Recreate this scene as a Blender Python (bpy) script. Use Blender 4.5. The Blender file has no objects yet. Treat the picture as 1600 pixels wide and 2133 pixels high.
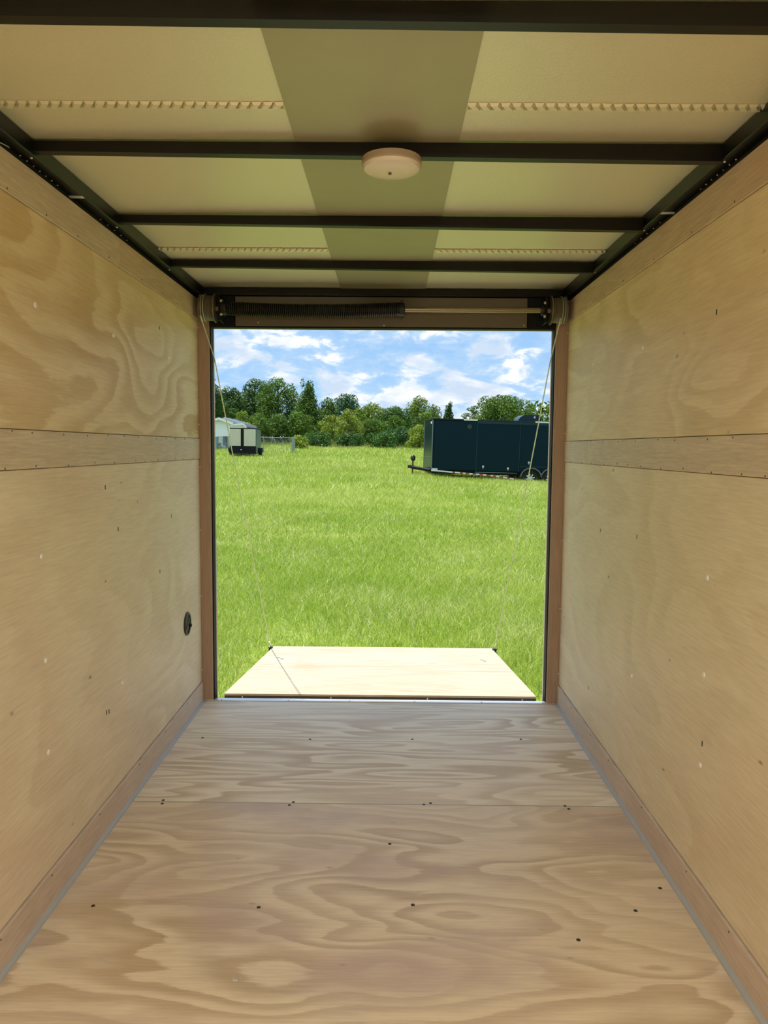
import bpy, math, random
import numpy as np
from mathutils import Vector, Matrix

# ------------------------------------------------------------------ camera
F_PX, YAW, PITCH, ROLL = 1580.86, 0.0067, 0.0842, 0.0080
CAM = Vector((0.0371, -3.6385, 1.2456))
_cy, _sy, _cp, _sp = math.cos(YAW), math.sin(YAW), math.cos(PITCH), math.sin(PITCH)
FW = Vector((-_sy*_cp, _cy*_cp, -_sp)); RT = Vector((_cy, _sy, 0)); UP = RT.cross(FW)
RT, UP = math.cos(ROLL)*RT + math.sin(ROLL)*UP, -math.sin(ROLL)*RT + math.cos(ROLL)*UP

def at(u, v, axis, val):
    """pixel of the photograph -> point on the plane coordinate[axis] = val"""
    d = FW + RT*((u-800)/F_PX) + UP*((1066.5-v)/F_PX)
    return CAM + d*((val-CAM[axis])/d[axis])

sc = bpy.context.scene
COL = sc.collection
cd = bpy.data.cameras.new('camera'); cam = bpy.data.objects.new('camera', cd); COL.objects.link(cam)
cd.sensor_fit = 'HORIZONTAL'; cd.sensor_width = 36.0; cd.lens = F_PX/1600*36.0
cd.clip_start = 0.05; cd.clip_end = 2000
cam.matrix_world = Matrix((( RT.x, UP.x, -FW.x, CAM.x), (RT.y, UP.y, -FW.y, CAM.y), (RT.z, UP.z, -FW.z, CAM.z), (0,0,0,1)))
sc.camera = cam

# ------------------------------------------------------------------ light
sc.view_settings.view_transform = 'Standard'; sc.view_settings.look = 'None'
sc.view_settings.gamma = 1.0; sc.view_settings.use_curve_mapping = False
sc.view_settings.exposure = 0.0
try:
    sc.cycles.max_bounces = 16; sc.cycles.diffuse_bounces = 12
    sc.cycles.sample_clamp_indirect = 12.0
except Exception:
    pass
SUN_STRENGTH = 6.0
SUN_DIR = Vector((0.26, -0.03, -1.0)).normalized()      # the way the light travels
sl = bpy.data.lights.new('sun', 'SUN'); sl.energy = SUN_STRENGTH; sl.angle = math.radians(0.53); sl.color = (1.0, .955, .87)
so = bpy.data.objects.new('sun', sl); COL.objects.link(so)
so.rotation_euler = SUN_DIR.to_track_quat('-Z', 'Y').to_euler(); so.location = (-10, 5, 40)

class NT:
    """tiny node-tree helper"""
    def __init__(s, tree): s.t = tree; s.n = tree.nodes; s.l = tree.links
    def new(s, typ, **kw):
        nd = s.n.new(typ)
        for k, v in kw.items(): setattr(nd, k, v)
        return nd
    def put(s, sock, v):
        if hasattr(v, 'is_output') or isinstance(v, bpy.types.NodeSocket): s.l.new(v, sock)
        else: sock.default_value = v
    def math(s, op, a, b=0.0, c=0.0, clamp=False):
        m = s.new('ShaderNodeMath', operation=op, use_clamp=clamp)
        s.put(m.inputs[0], a); s.put(m.inputs[1], b); s.put(m.inputs[2], c)
        return m.outputs[0]
    def noise(s, vec, scale, detail=2.0, rough=.5, dist=0.0):
        m = s.new('ShaderNodeTexNoise'); s.put(m.inputs['Vector'], vec)
        m.inputs['Scale'].default_value = scale; m.inputs['Detail'].default_value = detail
        m.inputs['Roughness'].default_value = rough; m.inputs['Distortion'].default_value = dist
        return m.outputs['Fac']
    def comb(s, x, y, z):
        m = s.new('ShaderNodeCombineXYZ')
        for i, v in enumerate((x, y, z)): s.put(m.inputs[i], v)
        return m.outputs[0]
    def sep(s, v):
        m = s.new('ShaderNodeSeparateXYZ'); s.put(m.inputs[0], v); return m.outputs
    def smooth(s, x, lo, hi, a=0.0, b=1.0):
        m = s.new('ShaderNodeMapRange', interpolation_type='SMOOTHSTEP')
        s.put(m.inputs[0], x)
        for i, v in enumerate((lo, hi, a, b)): m.inputs[i+1].default_value = v
        return m.outputs[0]
    def mix(s, fac, a, b, mode='MIX'):
        m = s.new('ShaderNodeMix', data_type='RGBA', blend_type=mode)
        s.put(m.inputs[0], fac)
        s.put(m.inputs[6], a if not isinstance(a, tuple) else (*a, 1)[:4]); s.put(m.inputs[7], b if not isinstance(b, tuple) else (*b, 1)[:4])
        return m.outputs[2]

def build_world():
    w = bpy.data.worlds.new('sky'); sc.world = w; w.use_nodes = True
    t = NT(w.node_tree); bg = w.node_tree.nodes['Background']
    tc = t.new('ShaderNodeTexCoord'); d = tc.outputs['Generated']
    x, y, z = t.sep(d)
    zz = t.math('MAXIMUM', z, 0.0)
    # clear sky: pale at the horizon, deeper blue higher up
    hgt = t.math('POWER', zz, 0.55)
    blue = t.mix(t.smooth(hgt, 0.05, .75), (.40, .66, .95), (.24, .46, .88))
    v = t.comb(x, y, t.math('MULTIPLY', z, 2.2))
    big = t.noise(v, 5.0, 3.0, .5)
    puff = t.noise(v, 23.0, 9.0, .60, .30)
    m = t.math('ADD', t.math('MULTIPLY', big, .50), t.math('MULTIPLY', puff, .67))
    haze = t.smooth(m, .47, .66)
    core = t.smooth(m, .575, .665)
    shade = t.noise(t.comb(x, y, t.math('ADD', t.math('MULTIPLY', z, 2.4), .03)), 11.0, 6.0, .55)
    white = t.mix(t.smooth(shade, .38, .6), (.62, .74, .90), (1.0, 1.02, 1.04))
    c = t.mix(t.math('MULTIPLY', haze, .72), blue, (.60, .77, .95))
    c = t.mix(core, c, white)
    t.l.new(c, bg.inputs['Color']); bg.inputs['Strength'].default_value = 1.05
build_world()

# ------------------------------------------------------------------ mesh helpers
class MB:
    def __init__(s): s.v = []; s.f = []
    def add(s, vs, fs):
        o = len(s.v); s.v += [tuple(p) for p in vs]; s.f += [tuple(i+o for i in f) for f in fs]; return s
    def box(s, x0, x1, y0, y1, z0, z1, bev=0.0):
        x0, x1 = sorted((x0, x1)); y0, y1 = sorted((y0, y1)); z0, z1 = sorted((z0, z1))
        b = min(bev, (x1-x0)*.45, (y1-y0)*.45, (z1-z0)*.45)
        if b <= 0:
            return s.add([(x0,y0,z0),(x1,y0,z0),(x1,y1,z0),(x0,y1,z0),(x0,y0,z1),(x1,y0,z1),(x1,y1,z1),(x0,y1,z1)],
                         [(0,3,2,1),(4,5,6,7),(0,1,5,4),(1,2,6,5),(2,3,7,6),(3,0,4,7)])
        vs = []; idx = {}
        for sx in (0, 1):
            for sy in (0, 1):
                for sz in (0, 1):
                    X, Y, Z = (x0, x1)[sx], (y0, y1)[sy], (z0, z1)[sz]
                    ix, iy, iz = X+(b, -b)[sx], Y+(b, -b)[sy], Z+(b, -b)[sz]
                    for a, p in enumerate(((X, iy, iz), (ix, Y, iz), (ix, iy, Z))):
                        idx[sx, sy, sz, a] = len(vs); vs.append(p)
        fs = []
        g = lambda *k: idx[k]
        fs += [(g(0,0,0,0),g(0,0,1,0),g(0,1,1,0),g(0,1,0,0)), (g(1,0,0,0),g(1,1,0,0),g(1,1,1,0),g(1,0,1,0)),
               (g(0,0,0,1),g(1,0,0,1),g(1,0,1,1),g(0,0,1,1)), (g(0,1,0,1),g(0,1,1,1),g(1,1,1,1),g(1,1,0,1)),
               (g(0,0,0,2),g(0,1,0,2),g(1,1,0,2),g(1,0,0,2)), (g(0,0,1,2),g(1,0,1,2),g(1,1,1,2),g(0,1,1,2))]
        for i in (0, 1):
            for j in (0, 1):
                e = [(g(0,i,j,1),g(1,i,j,1),g(1,i,j,2),g(0,i,j,2)), (g(i,0,j,0),g(i,1,j,0),g(i,1,j,2),g(i,0,j,2)), (g(i,j,0,0),g(i,j,1,0),g(i,j,1,1),g(i,j,0,1))]
                fs += e
                fs += [(g(i,j,k,0),g(i,j,k,1),g(i,j,k,2)) for k in (0, 1)]
        return s.add(vs, fs)
    def prism(s, poly, d):
        """closed polygon (3-D points, planar) extruded by vector d"""
        n = len(poly); a = [Vector(p) for p in poly]; b = [p+Vector(d) for p in a]
        fs = [tuple(reversed(range(n))), tuple(range(n, 2*n))] + [(i, (i+1) % n, n+(i+1) % n, n+i) for i in range(n)]
        return s.add(a+b, fs)
    def tube(s, pts, r, seg=8, caps=True):
        pts = [Vector(p) for p in pts]; n = len(pts); rs = r if hasattr(r, '__len__') else [r]*n
        up = None; rings = []
        for i, p in enumerate(pts):
            t = (pts[min(i+1, n-1)]-pts[max(i-1, 0)]).normalized()
            if up is None:
                up = t.orthogonal().normalized()
            up = (up - t*up.dot(t)); up = up.normalized() if up.length > 1e-6 else t.orthogonal().normalized()
            w = t.cross(up)
            rings.append([p + (up*math.cos(a)+w*math.sin(a))*rs[i] for a in (2*math.pi*k/seg for k in range(seg))])
        vs = [q for g in rings for q in g]
        fs = [(i*seg+k, i*seg+(k+1) % seg, (i+1)*seg+(k+1) % seg, (i+1)*seg+k) for i in range(n-1) for k in range(seg)]
        if caps: fs += [tuple(reversed(range(seg))), tuple((n-1)*seg+k for k in range(seg))]
        return s.add(vs, fs)
    def lathe(s, prof, origin, axis, seg=24, closed=False):
        """profile [(radius, height)] turned about axis through origin"""
        ax = Vector(axis).normalized(); u = ax.orthogonal().normalized(); w = ax.cross(u); o = Vector(origin)
        n = len(prof)
        vs = [o+ax*h+(u*math.cos(a)+w*math.sin(a))*r for r, h in prof for a in (2*math.pi*k/seg for k in range(seg))]
        fs = [(i*seg+k, i*seg+(k+1) % seg, ((i+1) % n)*seg+(k+1) % seg, ((i+1) % n)*seg+k) for i in range(n if closed else n-1) for k in range(seg)]
        if not closed:
            if prof[0][0] > 1e-6: fs.append(tuple(reversed(range(seg))))
            if prof[-1][0] > 1e-6: fs.append(tuple((n-1)*seg+k for k in range(seg)))
        return s.add(vs, fs)
    def build(s, name, mat, parent=None, smooth=False):
        me = bpy.data.meshes.new(name); me.from_pydata(s.v, [], s.f); me.update()
        import bmesh
        bm = bmesh.new(); bm.from_mesh(me); bmesh.ops.recalc_face_normals(bm, faces=bm.faces); bm.to_mesh(me); bm.free()
        if smooth: 
            me.polygons.foreach_set('use_smooth', [True]*len(me.polygons))
            try: me.set_sharp_from_angle(angle=math.radians(40))
            except Exception: pass
        me.materials.append(mat)
        o = bpy.data.objects.new(name, me); COL.objects.link(o)
        if parent: o.parent = parent
        return o

def box(name, mat, parent, *a, **k): return MB().box(*a, **k).build(name, mat, parent)
def tag(o, label=None, cat=None, group=None, kind=None):
    if label: o['label'] = label
    if cat: o['category'] = cat
    if group: o['group'] = group
    if kind: o['kind'] = kind
    return o
def empty(name, loc=(0,0,0)):
    o = bpy.data.objects.new(name, None); COL.objects.link(o); o.location = loc; o.empty_display_size = .1; return o
def copies(src, locs, parent, rot=None):
    """the source and shared-mesh copies of a small part at world places (parent sits at the origin)"""
    out = []
    for i, l in enumerate(locs):
        o = src if i == 0 else src.copy()
        if i: COL.objects.link(o)
        o.parent = parent; o.location = l
        if rot: o.rotation_euler = rot
        out.append(o)
    return out

# ------------------------------------------------------------------ materials
def simple(name, col, rough=.6, metal=0.0, spec=.5, noise=0.0, nscale=20.0, bump=0.0, coat=0.0):
    m = bpy.data.materials.new(name); m.use_nodes = True; t = NT(m.node_tree); b = m.node_tree.nodes['Principled BSDF']
    b.inputs['Roughness'].default_value = rough; b.inputs['Metallic'].default_value = metal
    b.inputs['Specular IOR Level'].default_value = spec; b.inputs['Coat Weight'].default_value = coat
    tc = t.new('ShaderNodeTexCoord'); n = t.noise(tc.outputs['Object'], nscale, 4.0, .6)
    f = t.math('ADD', t.math('MULTIPLY', t.math('SUBTRACT', n, .5), noise*2), 1.0)
    c = t.mix(1.0, col, t.comb(f, f, f), 'MULTIPLY')
    t.l.new(c, b.inputs['Base Color'])
    if bump:
        bp = t.new('ShaderNodeBump'); bp.inputs['Strength'].default_value = bump; bp.inputs['Distance'].default_value = .002
        t.l.new(n, bp.inputs['Height']); t.l.new(bp.outputs[0], b.inputs['Normal'])
    return m

def plywood(name, light, dark, pink, grain, across, seed, along_s=1.0, across_s=3.0, rings=9.0, contrast=.8, fleck=.5, rough=.5, streak=.25, wob=0.0, blotch=.5):
    """rotary-cut veneer: contour bands of a stretched noise field, fine fibre streaks, small dark flecks"""
    m = bpy.data.materials.new(name); m.use_nodes = True; t = NT(m.node_tree); b = m.node_tree.nodes['Principled BSDF']
    tc = t.new('ShaderNodeTexCoord'); ax = t.sep(tc.outputs['Object'])
    u, v = ax[grain], ax[across]
    p = t.comb(t.math('MULTIPLY', u, along_s), t.math('MULTIPLY', v, across_s), seed)
    n = t.noise(p, 1.0, 2.2, .42, .25)
    jag = t.noise(t.comb(t.math('MULTIPLY', u, 7.0), t.math('MULTIPLY', v, 46.0), seed+3), 1.0, 4.0, .65)
    ph = t.math('ADD', t.math('MULTIPLY', n, rings*2*math.pi), t.math('MULTIPLY', jag, 2.6))
    saw = t.math('FRACT', t.math('DIVIDE', ph, 2*math.pi))
    band = t.math('MULTIPLY', t.smooth(saw, .10, .74), t.smooth(saw, .86, .97, 1.0, 0.0))
    amt = t.smooth(t.noise(t.comb(t.math('MULTIPLY', u, .9), t.math('MULTIPLY', v, 1.6), seed+9), 1.3, 2.0), .30, .68, .25, 1.0)
    band = t.math('MULTIPLY', t.math('MULTIPLY', band, amt), contrast)
    fib = t.noise(t.comb(t.math('MULTIPLY', u, 9.0), t.math('MULTIPLY', v, 150.0), seed+5), 1.0, 5.0, .7)
    bl = t.noise(t.comb(t.math('MULTIPLY', u, 1.0), t.math('MULTIPLY', v, 1.8), seed+21), 2.2, 3.0, .55)
    c = t.mix(band, light, dark)
    c = t.mix(t.math('MULTIPLY', t.smooth(bl, .45, .72), blotch), c, pink)
    f = t.math('ADD', t.math('MULTIPLY', t.math('SUBTRACT', fib, .5), streak*2), 1.0)
    c = t.mix(1.0, c, t.comb(f, f, f), 'MULTIPLY')
    # mineral flecks and pin knots
    vo = t.new('ShaderNodeTexVoronoi'); vo.inputs['Scale'].default_value = 1.0
    t.put(vo.inputs['Vector'], t.comb(t.math('ADD', t.math('MULTIPLY', u, 7.0), t.math('MULTIPLY', v, 3.0)), t.math('MULTIPLY', v, 14.0), seed+2))
    dd = t.math('ADD', vo.outputs['Distance'], t.math('MULTIPLY', t.math('SUBTRACT', jag, .5), .16))
    rnd = t.sep(vo.outputs['Color'])[0]
    fl = t.math('MULTIPLY', t.smooth(dd, .01, .105, 1.0, 0.0), t.math('GREATER_THAN', rnd, .62))
    c = t.mix(t.math('MULTIPLY', fl, fleck), c, tuple(k*.42 for k in dark))
    t.l.new(c, b.inputs['Base Color']); b.inputs['Roughness'].default_value = rough; b.inputs['Specular IOR Level'].default_value = .35
    bp = t.new('ShaderNodeBump'); bp.inputs['Strength'].default_value = .12; bp.inputs['Distance'].default_value = .001
    t.l.new(fib, bp.inputs['Height']); t.l.new(bp.outputs[0], b.inputs['Normal'])
    return m

WL, WD, WP = (.76, .63, .40), (.58, .43, .22), (.68, .53, .33)
M = {}
M['ply_lu'] = plywood('plywood_left_upper', WL, (.56, .395, .18), WP, 1, 2, 3.1, .62, 1.9, 15, .95, .25, blotch=.35)
M['ply_ll'] = plywood('plywood_left_lower', (.78, .68, .52), (.66, .54, .38), (.69, .55, .42), 1, 2, 14.7, .7, 1.5, 12, .6, .95)
M['ply_ru'] = plywood('plywood_right_upper', WL, (.55, .40, .19), WP, 1, 2, 27.3, .9, 2.4, 14, .5, .7, blotch=.5)
M['ply_rl'] = plywood('plywood_right_lower', (.76, .66, .48), (.64, .52, .35), (.67, .54, .40), 1, 2, 41.9, .7, 1.4, 12, .55, .95)
FL, FD, FP = (.76, .64, .47), (.50, .37, .23), (.545, .42, .36)
M['ply_f1'] = plywood('plywood_floor_rear', (.86, .77, .62), (.54, .42, .28), (.70, .59, .49), 0, 1, 5.5, .75, 5.0, 13, .9, .2, .5)
M['ply_f2'] = plywood('plywood_floor_middle', FL, FD, FP, 0, 1, 8.2, 1.15, 3.5, 13, .8, .35, .38, blotch=.75)
M['ply_f3'] = plywood('plywood_floor_front', FL, FD, FP, 0, 1, 18.2, 1.5, 3.0, 7, .85, .35, .38, blotch=.75)
M['ply_ramp'] = plywood('plywood_ramp', (.57, .495, .365), (.41, .31, .195), (.48, .395, .285), 0, 1, 61.0, .9, 6.0, 9, .7, .1)
LU = (.60, .47, .32)
M['luan'] = plywood('brown_luan_board', LU, (.47, .34, .22), (.54, .38, .27), 1, 2, 71.0, 1.2, 7.0, 6, .5, .25, streak=.45)
M['luan_b'] = plywood('greyish_luan_board', (.62, .52, .385), (.54, .43, .31), (.56, .455, .35), 1, 2, 77.0, 1.2, 7.0, 6, .5, .25, streak=.45)
M['base'] = plywood('pinkish_baseboard', (.60, .49, .40), (.52, .41, .325), (.55, .44, .365), 1, 2, 88.0, 2.0, 9.0, 5, .5, .2, streak=.4)
M['jamb'] = plywood('brown_jamb_board', (.41, .29, .215), (.34, .235, .17), (.42, .29, .22), 2, 0, 91.0, 1.0, 12.0, 6, .5, 0.0, .42, streak=.35)
M['black'] = simple('black_painted_steel', (.006, .006, .0065), .6, spec=.25, noise=.3)
M['black_tube'] = simple('black_satin_steel_tube', (.004, .004, .0035), .38, spec=.3, noise=.3)
M['roof'] = simple('pale_roof_sheet', (.80, .79, .60), .42, metal=.4, noise=.06, nscale=160, bump=.25)
M['roof_strip'] = simple('grey_metal_roof_strip', (.40, .385, .25), .42, metal=.3, noise=.08, nscale=6)
M['dark_cav'] = simple('dark_wall_cavity', (.010, .009, .008), .9)
M['skin'] = simple('outer_skin_white', (.75, .75, .73), .35)
M['alu'] = simple('bright_aluminium', (.80, .81, .82), .32, metal=.7, noise=.05)
M['cove'] = simple('grey_sealant_strip', (.40, .40, .385), .5)
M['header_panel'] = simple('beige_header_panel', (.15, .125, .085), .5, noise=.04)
M['steel'] = simple('oiled_spring_steel', (.035, .033, .030), .35, metal=.8)
M['shaft'] = simple('plain_steel_shaft', (.30, .25, .17), .28, metal=1.0, noise=.15)
M['drum'] = simple('cast_aluminium_drum', (.20, .18, .12), .45, metal=.6, noise=.1)
M['cable'] = simple('galvanised_wire_cable', (.62, .60, .52), .4, metal=.3)
M['lens'] = simple('milky_lamp_lens', (.78, .72, .62), .35)
M['plastic'] = simple('black_plastic', (.022, .022, .022), .3)
M['rivet'] = simple('white_rivet_head', (.85, .86, .86), .3)
M['zinc'] = simple('zinc_screw_head', (.70, .66, .58), .3, metal=.6)
M['hole'] = simple('dark_screw_head', (.03, .022, .016), .6)
M['nail'] = simple('dull_nail_head', (.16, .11, .07), .5, metal=.3)
M['wire'] = simple('grey_wire', (.45, .47, .44), .5)
M['core'] = simple('dark_plywood_edge', (.16, .11, .06), .7, noise=.4, nscale=60)

# ------------------------------------------------------------------ trailer interior
H = .87                      # half width
YF = -5.2                    # front wall behind the camera
ZR = 1.992                   # underside of roof sheet
ZT = 1.936                   # top of wall boards
rng = random.Random(4)

def disc(name, mat, r, axis, th=.0015, seg=10):
    """small flat screw or rivet head, domed, at the local origin"""
    o = MB().lathe([(r, 0), (r*.85, th*.8), (r*.35, th)], (0,0,0), axis, seg).build(name, mat); return o
def heads(name, mat, r, axis, pts, parent, th=.0015):
    o = disc(name, mat, r, axis, th); o.parent = parent
    return copies(o, pts, parent)

# floor
floor = tag(box('floor', M['black'], None, -.90, .90, YF-.05, .02, -.075, -.0195), 'plywood trailer floor', None, None, 'structure')
panels = []
for nm, (y0, y1), mt in (('r', (-1.070, -.002), 'ply_f1'), ('m', (-3.50, -1.0725), 'ply_f2'), ('f', (YF, -3.5025), 'ply_f3')):
    panels.append(box('floor_panel', M[mt], floor, -.868, .868, y0, y1, -.0192, 0.0, bev=.0015))
box('joint_sealant', M['cove'], floor, -.866, .866, -1.0736, -1.0690, -.0003, .0007)
scr = [(422,1537),(646,1540),(859,1540),(340,1667),(338,1674),(611,1671),(603,1677),(883,1676),(897,1673),(1177,1679),(1185,1685),(812,1758),(194,1887),(539,1890),(860,1885),(1324,1897),(1375,1850),(1085,1540),(1205,1958)]
fp = [at(u, v, 2, 0.0) for u, v in scr]
heads('screw', M['hole'], .0058, (0,0,1), [p for p in fp if p.y > -1.071], panels[0])
heads('screw', M['hole'], .0058, (0,0,1), [p for p in fp if p.y <= -1.071], panels[1])

# side walls
def side_wall(s, name, ups, lows, tj):
    X = lambda d: s*(H+d)
    skin = MB()
    if s < 0:
        skin.box(X(.012), X(.05), YF-.05, .02, -.06, ZR+.02)
    else:        # unseen side opening, added behind the camera to let fill daylight in
        skin.box(X(.012), X(.05), -4.10, .02, -.06, ZR+.02).box(X(.012), X(.05), YF-.05, -4.95, -.06, ZR+.02).box(X(.012), X(.05), -4.95, -4.10, 1.84, ZR+.02)
    wall = tag(skin.build(name, M['dark_cav'], None), kind='structure')
    yb = YF if s < 0 else -4.10
    g = .0025
    z1, z2, z3, z4 = .098, 1.186, 1.283, 1.840
    up = box('wall_panel', M[ups], wall, X(.003), X(.012), yb, -.006, z3+g*.6, z4-g*.4, bev=.001)
    lo = box('wall_panel', M[lows], wall, X(.003), X(.012), yb, -.006, z1+g, z2-g*.6, bev=.001)
    if s > 0:
        box('wall_panel', M[ups], wall, X(.003), X(.012), YF, -4.95, z3+g*.6, z4-g*.4)
        box('wall_panel', M[lows], wall, X(.003), X(.012), YF, -4.95, z1+g, z2-g*.6)
    box('band_board', M['luan_b'], wall, X(-.001), X(.011), yb, -.008, z2, z3, bev=.0015)
    box('top_board', M['luan'], wall, X(-.001), X(.011), tj+.002, -.008, z4, ZT, bev=.0015)
    box('top_board', M['luan_b'] if s < 0 else M['luan'], wall, X(-.001), X(.011), yb, tj-.002, z4, ZT, bev=.0015)
    # nails along the edges of the middle band and the top board
    nails = []
    for z in (z2+.006, z3-.006):
        y = -.12
        while y > -2.6:
            nails.append((X(-.001), y+rng.uniform(-.03, .03), z+rng.uniform(-.003, .003))); y -= rng.uniform(.13, .22)
    y = -.10
    while y > -2.4:
        nails.append((X(-.001), y, z4+.008)); y -= rng.uniform(.2, .33)
    heads('nail', M['nail'], .0028, (-s,0,0), nails, wall)
    return wall, up, lo
wall_left, lu, ll = side_wall(-1, 'wall_left', 'ply_lu', 'ply_ll', -1.047)
wall_right, ru, rl = side_wall(1, 'wall_right', 'ply_ru', 'ply_rl', -1.012)
def on_left(u, v): return at(u, v, 0, -H-.003)
def on_right(u, v): return at(u, v, 0, H+.003)
heads('rivet', M['rivet'], .0075, (1,0,0), [on_left(*p) for p in ((73,635),(236,699),(351,745))], lu, .003)
heads('rivet', M['rivet'], .0075, (1,0,0), [on_left(*p) for p in ((86,1159),(95,1376),(255,1422),(101,1567))], ll, .003)
heads('rivet', M['rivet'], .0075, (-1,0,0), [on_right(*p) for p in ((1340,724),(1237,759))], ru, .003)
heads('rivet', M['rivet'], .0075, (-1,0,0), [on_right(*p) for p in ((1317,1408),(1467,1406),(1459,1594),(1474,1204))], rl, .003)
def slots(pts, parent, s, f):
    o = MB().box(-.0008, .0008, -.0025, .0025, -.007, .007).build('nail_slot', M['hole'], parent)
    copies(o, [f(*p) for p in pts], parent)
slots(((332,683),), lu, -1, on_left)
slots(((219,1015),(222,1484),(227,1482),(246,1102),(357,1075),(333,1190)), ll, -1, on_left)
slots(((1493,650),), ru, 1, on_right)
slots(((1251,1105),(1327,1118),(1226,1433),(1463,1549)), rl, 1, on_right)

wf = tag(box('wall_front', M['ply_ll'], None, -.92, .92, YF-.05, YF, -.06, ZR+.02), kind='structure')

# baseboards and sealed floor edge
for s, nm, n2, cuts in ((-1, 'baseboard_left', 'trim_1', [(YF, -.008)]), (1, 'baseboard_right', 'trim_2', [(-1.037, -.008), (-4.10, -1.0395)])):
    e = tag(empty(nm), kind='structure')
    for y0, y1 in cuts: box('board', M['base'], e, s*(H-.004), s*(H+.011), y0, y1, .004, .098, bev=.0015)
    ys = []; y = -.3
    while y > -2.6: ys.append((s*(H-.004), y, .088)); y -= rng.uniform(.25, .4)
    heads('nail', M['nail'], .0028, (-s,0,0), ys, e)
    a = s*(H-.004)
    tag(MB().prism([(a, YF if s < 0 else -4.10, 0.0), (a-s*.012, YF if s < 0 else -4.10, 0.0), (a-s*.009, YF if s < 0 else -4.10, .006), (a-s*.004, YF if s < 0 else -4.10, .010), (a, YF if s < 0 else -4.10, .012)], (0, -(YF if s < 0 else -4.10)-.012, 0)).build(n2, M['cove'], None), kind='structure')

# ceiling
ceil = tag(box('ceiling', M['skin'], None, -.92, .92, YF-.05, .06, ZR+.008, ZR+.02), kind='structure')
seam_y = [-.70, -1.915, -3.13, -4.345]
edges = [.02] + seam_y + [YF]
for i in range(5):
    box('roof_panel', M['roof'], ceil, -.905, .905, edges[i+1]+.001, edges[i]-.001, ZR+(.0015 if i % 2 else 0), ZR+.008)
box('roof_strip', M['roof_strip'], ceil, -.199, .199, YF, .015, ZR-.004, ZR-.001)
# crimped bead where two roof sheets lock together
for y in seam_y[:3]:
    for x0, x1 in ((-.86, -.203), (.203, .86)):
        m = MB().box(x0, x1, y+.0125, y+.0175, ZR-.005, ZR)
        n = int((x1-x0)/.0235); st = (x1-x0)/n; sk = -.006 if x0 < 0 else .006
        for k in range(n):
            a = x0+k*st+.002; b = x0+(k+1)*st-.002; mid = (a+b)/2
            c = [(a+sk, y+.011), (b+sk, y+.011), (b-sk, y-.011), (a-sk, y-.011)]; q = .003
            t = [(a+sk+q, y+.009), (b+sk-q, y+.009), (b-sk-q, y-.007), (a-sk+q, y-.007)]
            m.add([(px, py, ZR-.0005) for px, py in c]+[(px, py, ZR-(.0085 if k2 < 2 else .006)) for k2, (px, py) in enumerate(t)],
                  [(0,1,5,4), (1,2,6,5), (2,3,7,6), (3,0,4,7), (4,5,6,7)])
        tag(m.build('seam_bead', M['roof'], ceil), kind='stuff')
ZB = 1.956
BOW_Y = [-.5155-.589*k for k in range(8)]
for y in BOW_Y:
    # the roof is racked a touch: bows hang lower on the right
    m = MB().prism([(-.842, y-.027, ZB+.007), (.842, y-.027, ZB-.009), (.842, y-.027, ZR-.0045), (-.842, y-.027, ZR-.0045)], (0, .027, 0))
    m.build('roof_bow', M['black_tube'], ceil)
for s in (-1, 1):
    r = MB().box(s*.842, s*.8795, YF, -.002, ZB-.004, ZR, bev=.002).build('side_rail', M['black_tube'], ceil)
    heads('screw', M['zinc'], .0035, (0,0,-1), [(s*.853, y-.012+dy, ZB-.004) for y in BOW_Y[:5] for dy in (0,)], r, .003)
    heads('rivet', M['zinc'], .0022, (0,0,-1), [(s*.874, -1.72+.035*k, ZB-.004) for k in range(7)]+[(s*.874, -1.2+.06*k, ZB-.004) for k in range(5)], r, .002)
    yc = -1.415 if s < 0 else -1.30
    m = MB().box(s*.842, s*.880, yc-.009, yc+.009, ZB-.0062, ZB-.0042).box(s*.842, s*.880, yc-.003, yc+.001, ZB-.0085, ZB-.0062)
    m.build('clip', M['alu'], r)

# rear wall: the doorway
wall_rear = tag(MB().box(-.92, -.815, .012, .055, -.06, ZR+.02).box(.812, .92, .012, .055, -.06, ZR+.02).box(-.815, .812, .012, .055, 1.8085, ZR+.02)
                .build('wall_rear', M['black'], None), kind='structure')
for s in (-1, 1):
    xi = -.8205 if s < 0 else .8165
    box('jamb_board', M['jamb'], wall_rear, xi, s*.879, -.004, .012, .001, 1.942, bev=.002)
    box('edge_trim', M['skin'], wall_rear, (-.8105 if s < 0 else .8075), s*.835, .0555, .0625, -.03, 1.81)
    pts = ((411,683),(417,884),(417,973),(419,1104),(422,1242),(424,1395),(425,1434)) if s < 0 else ((1182,694),(1175,903),(1174,986),(1168,1126),(1165,1268),(1162,1403),(1161,1453))
    q = [at(u, v, 1, -.004) for u, v in pts]
    heads('screw', M['zinc'], .0035, (0,-1,0), [(s*(.8705), -.004, p.z) for p in q], wall_rear, .003)
box('edge_trim', M['skin'], wall_rear, -.815, .812, .0555, .0625, 1.8075, 1.83)
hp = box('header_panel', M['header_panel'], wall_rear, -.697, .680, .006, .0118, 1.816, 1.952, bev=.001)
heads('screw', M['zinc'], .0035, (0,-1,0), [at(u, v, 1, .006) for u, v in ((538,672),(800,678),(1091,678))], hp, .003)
box('header_rail', M['black_tube'], wall_rear, -.841, .841, -.012, .0118, 1.955, ZR-.0045)
for x0, x1 in ((-.84, -.70), (.683, .84)):
    box('end_plate', M['black'], wall_rear, x0, x1, .004, .0118, 1.814, 1.954)

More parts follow.
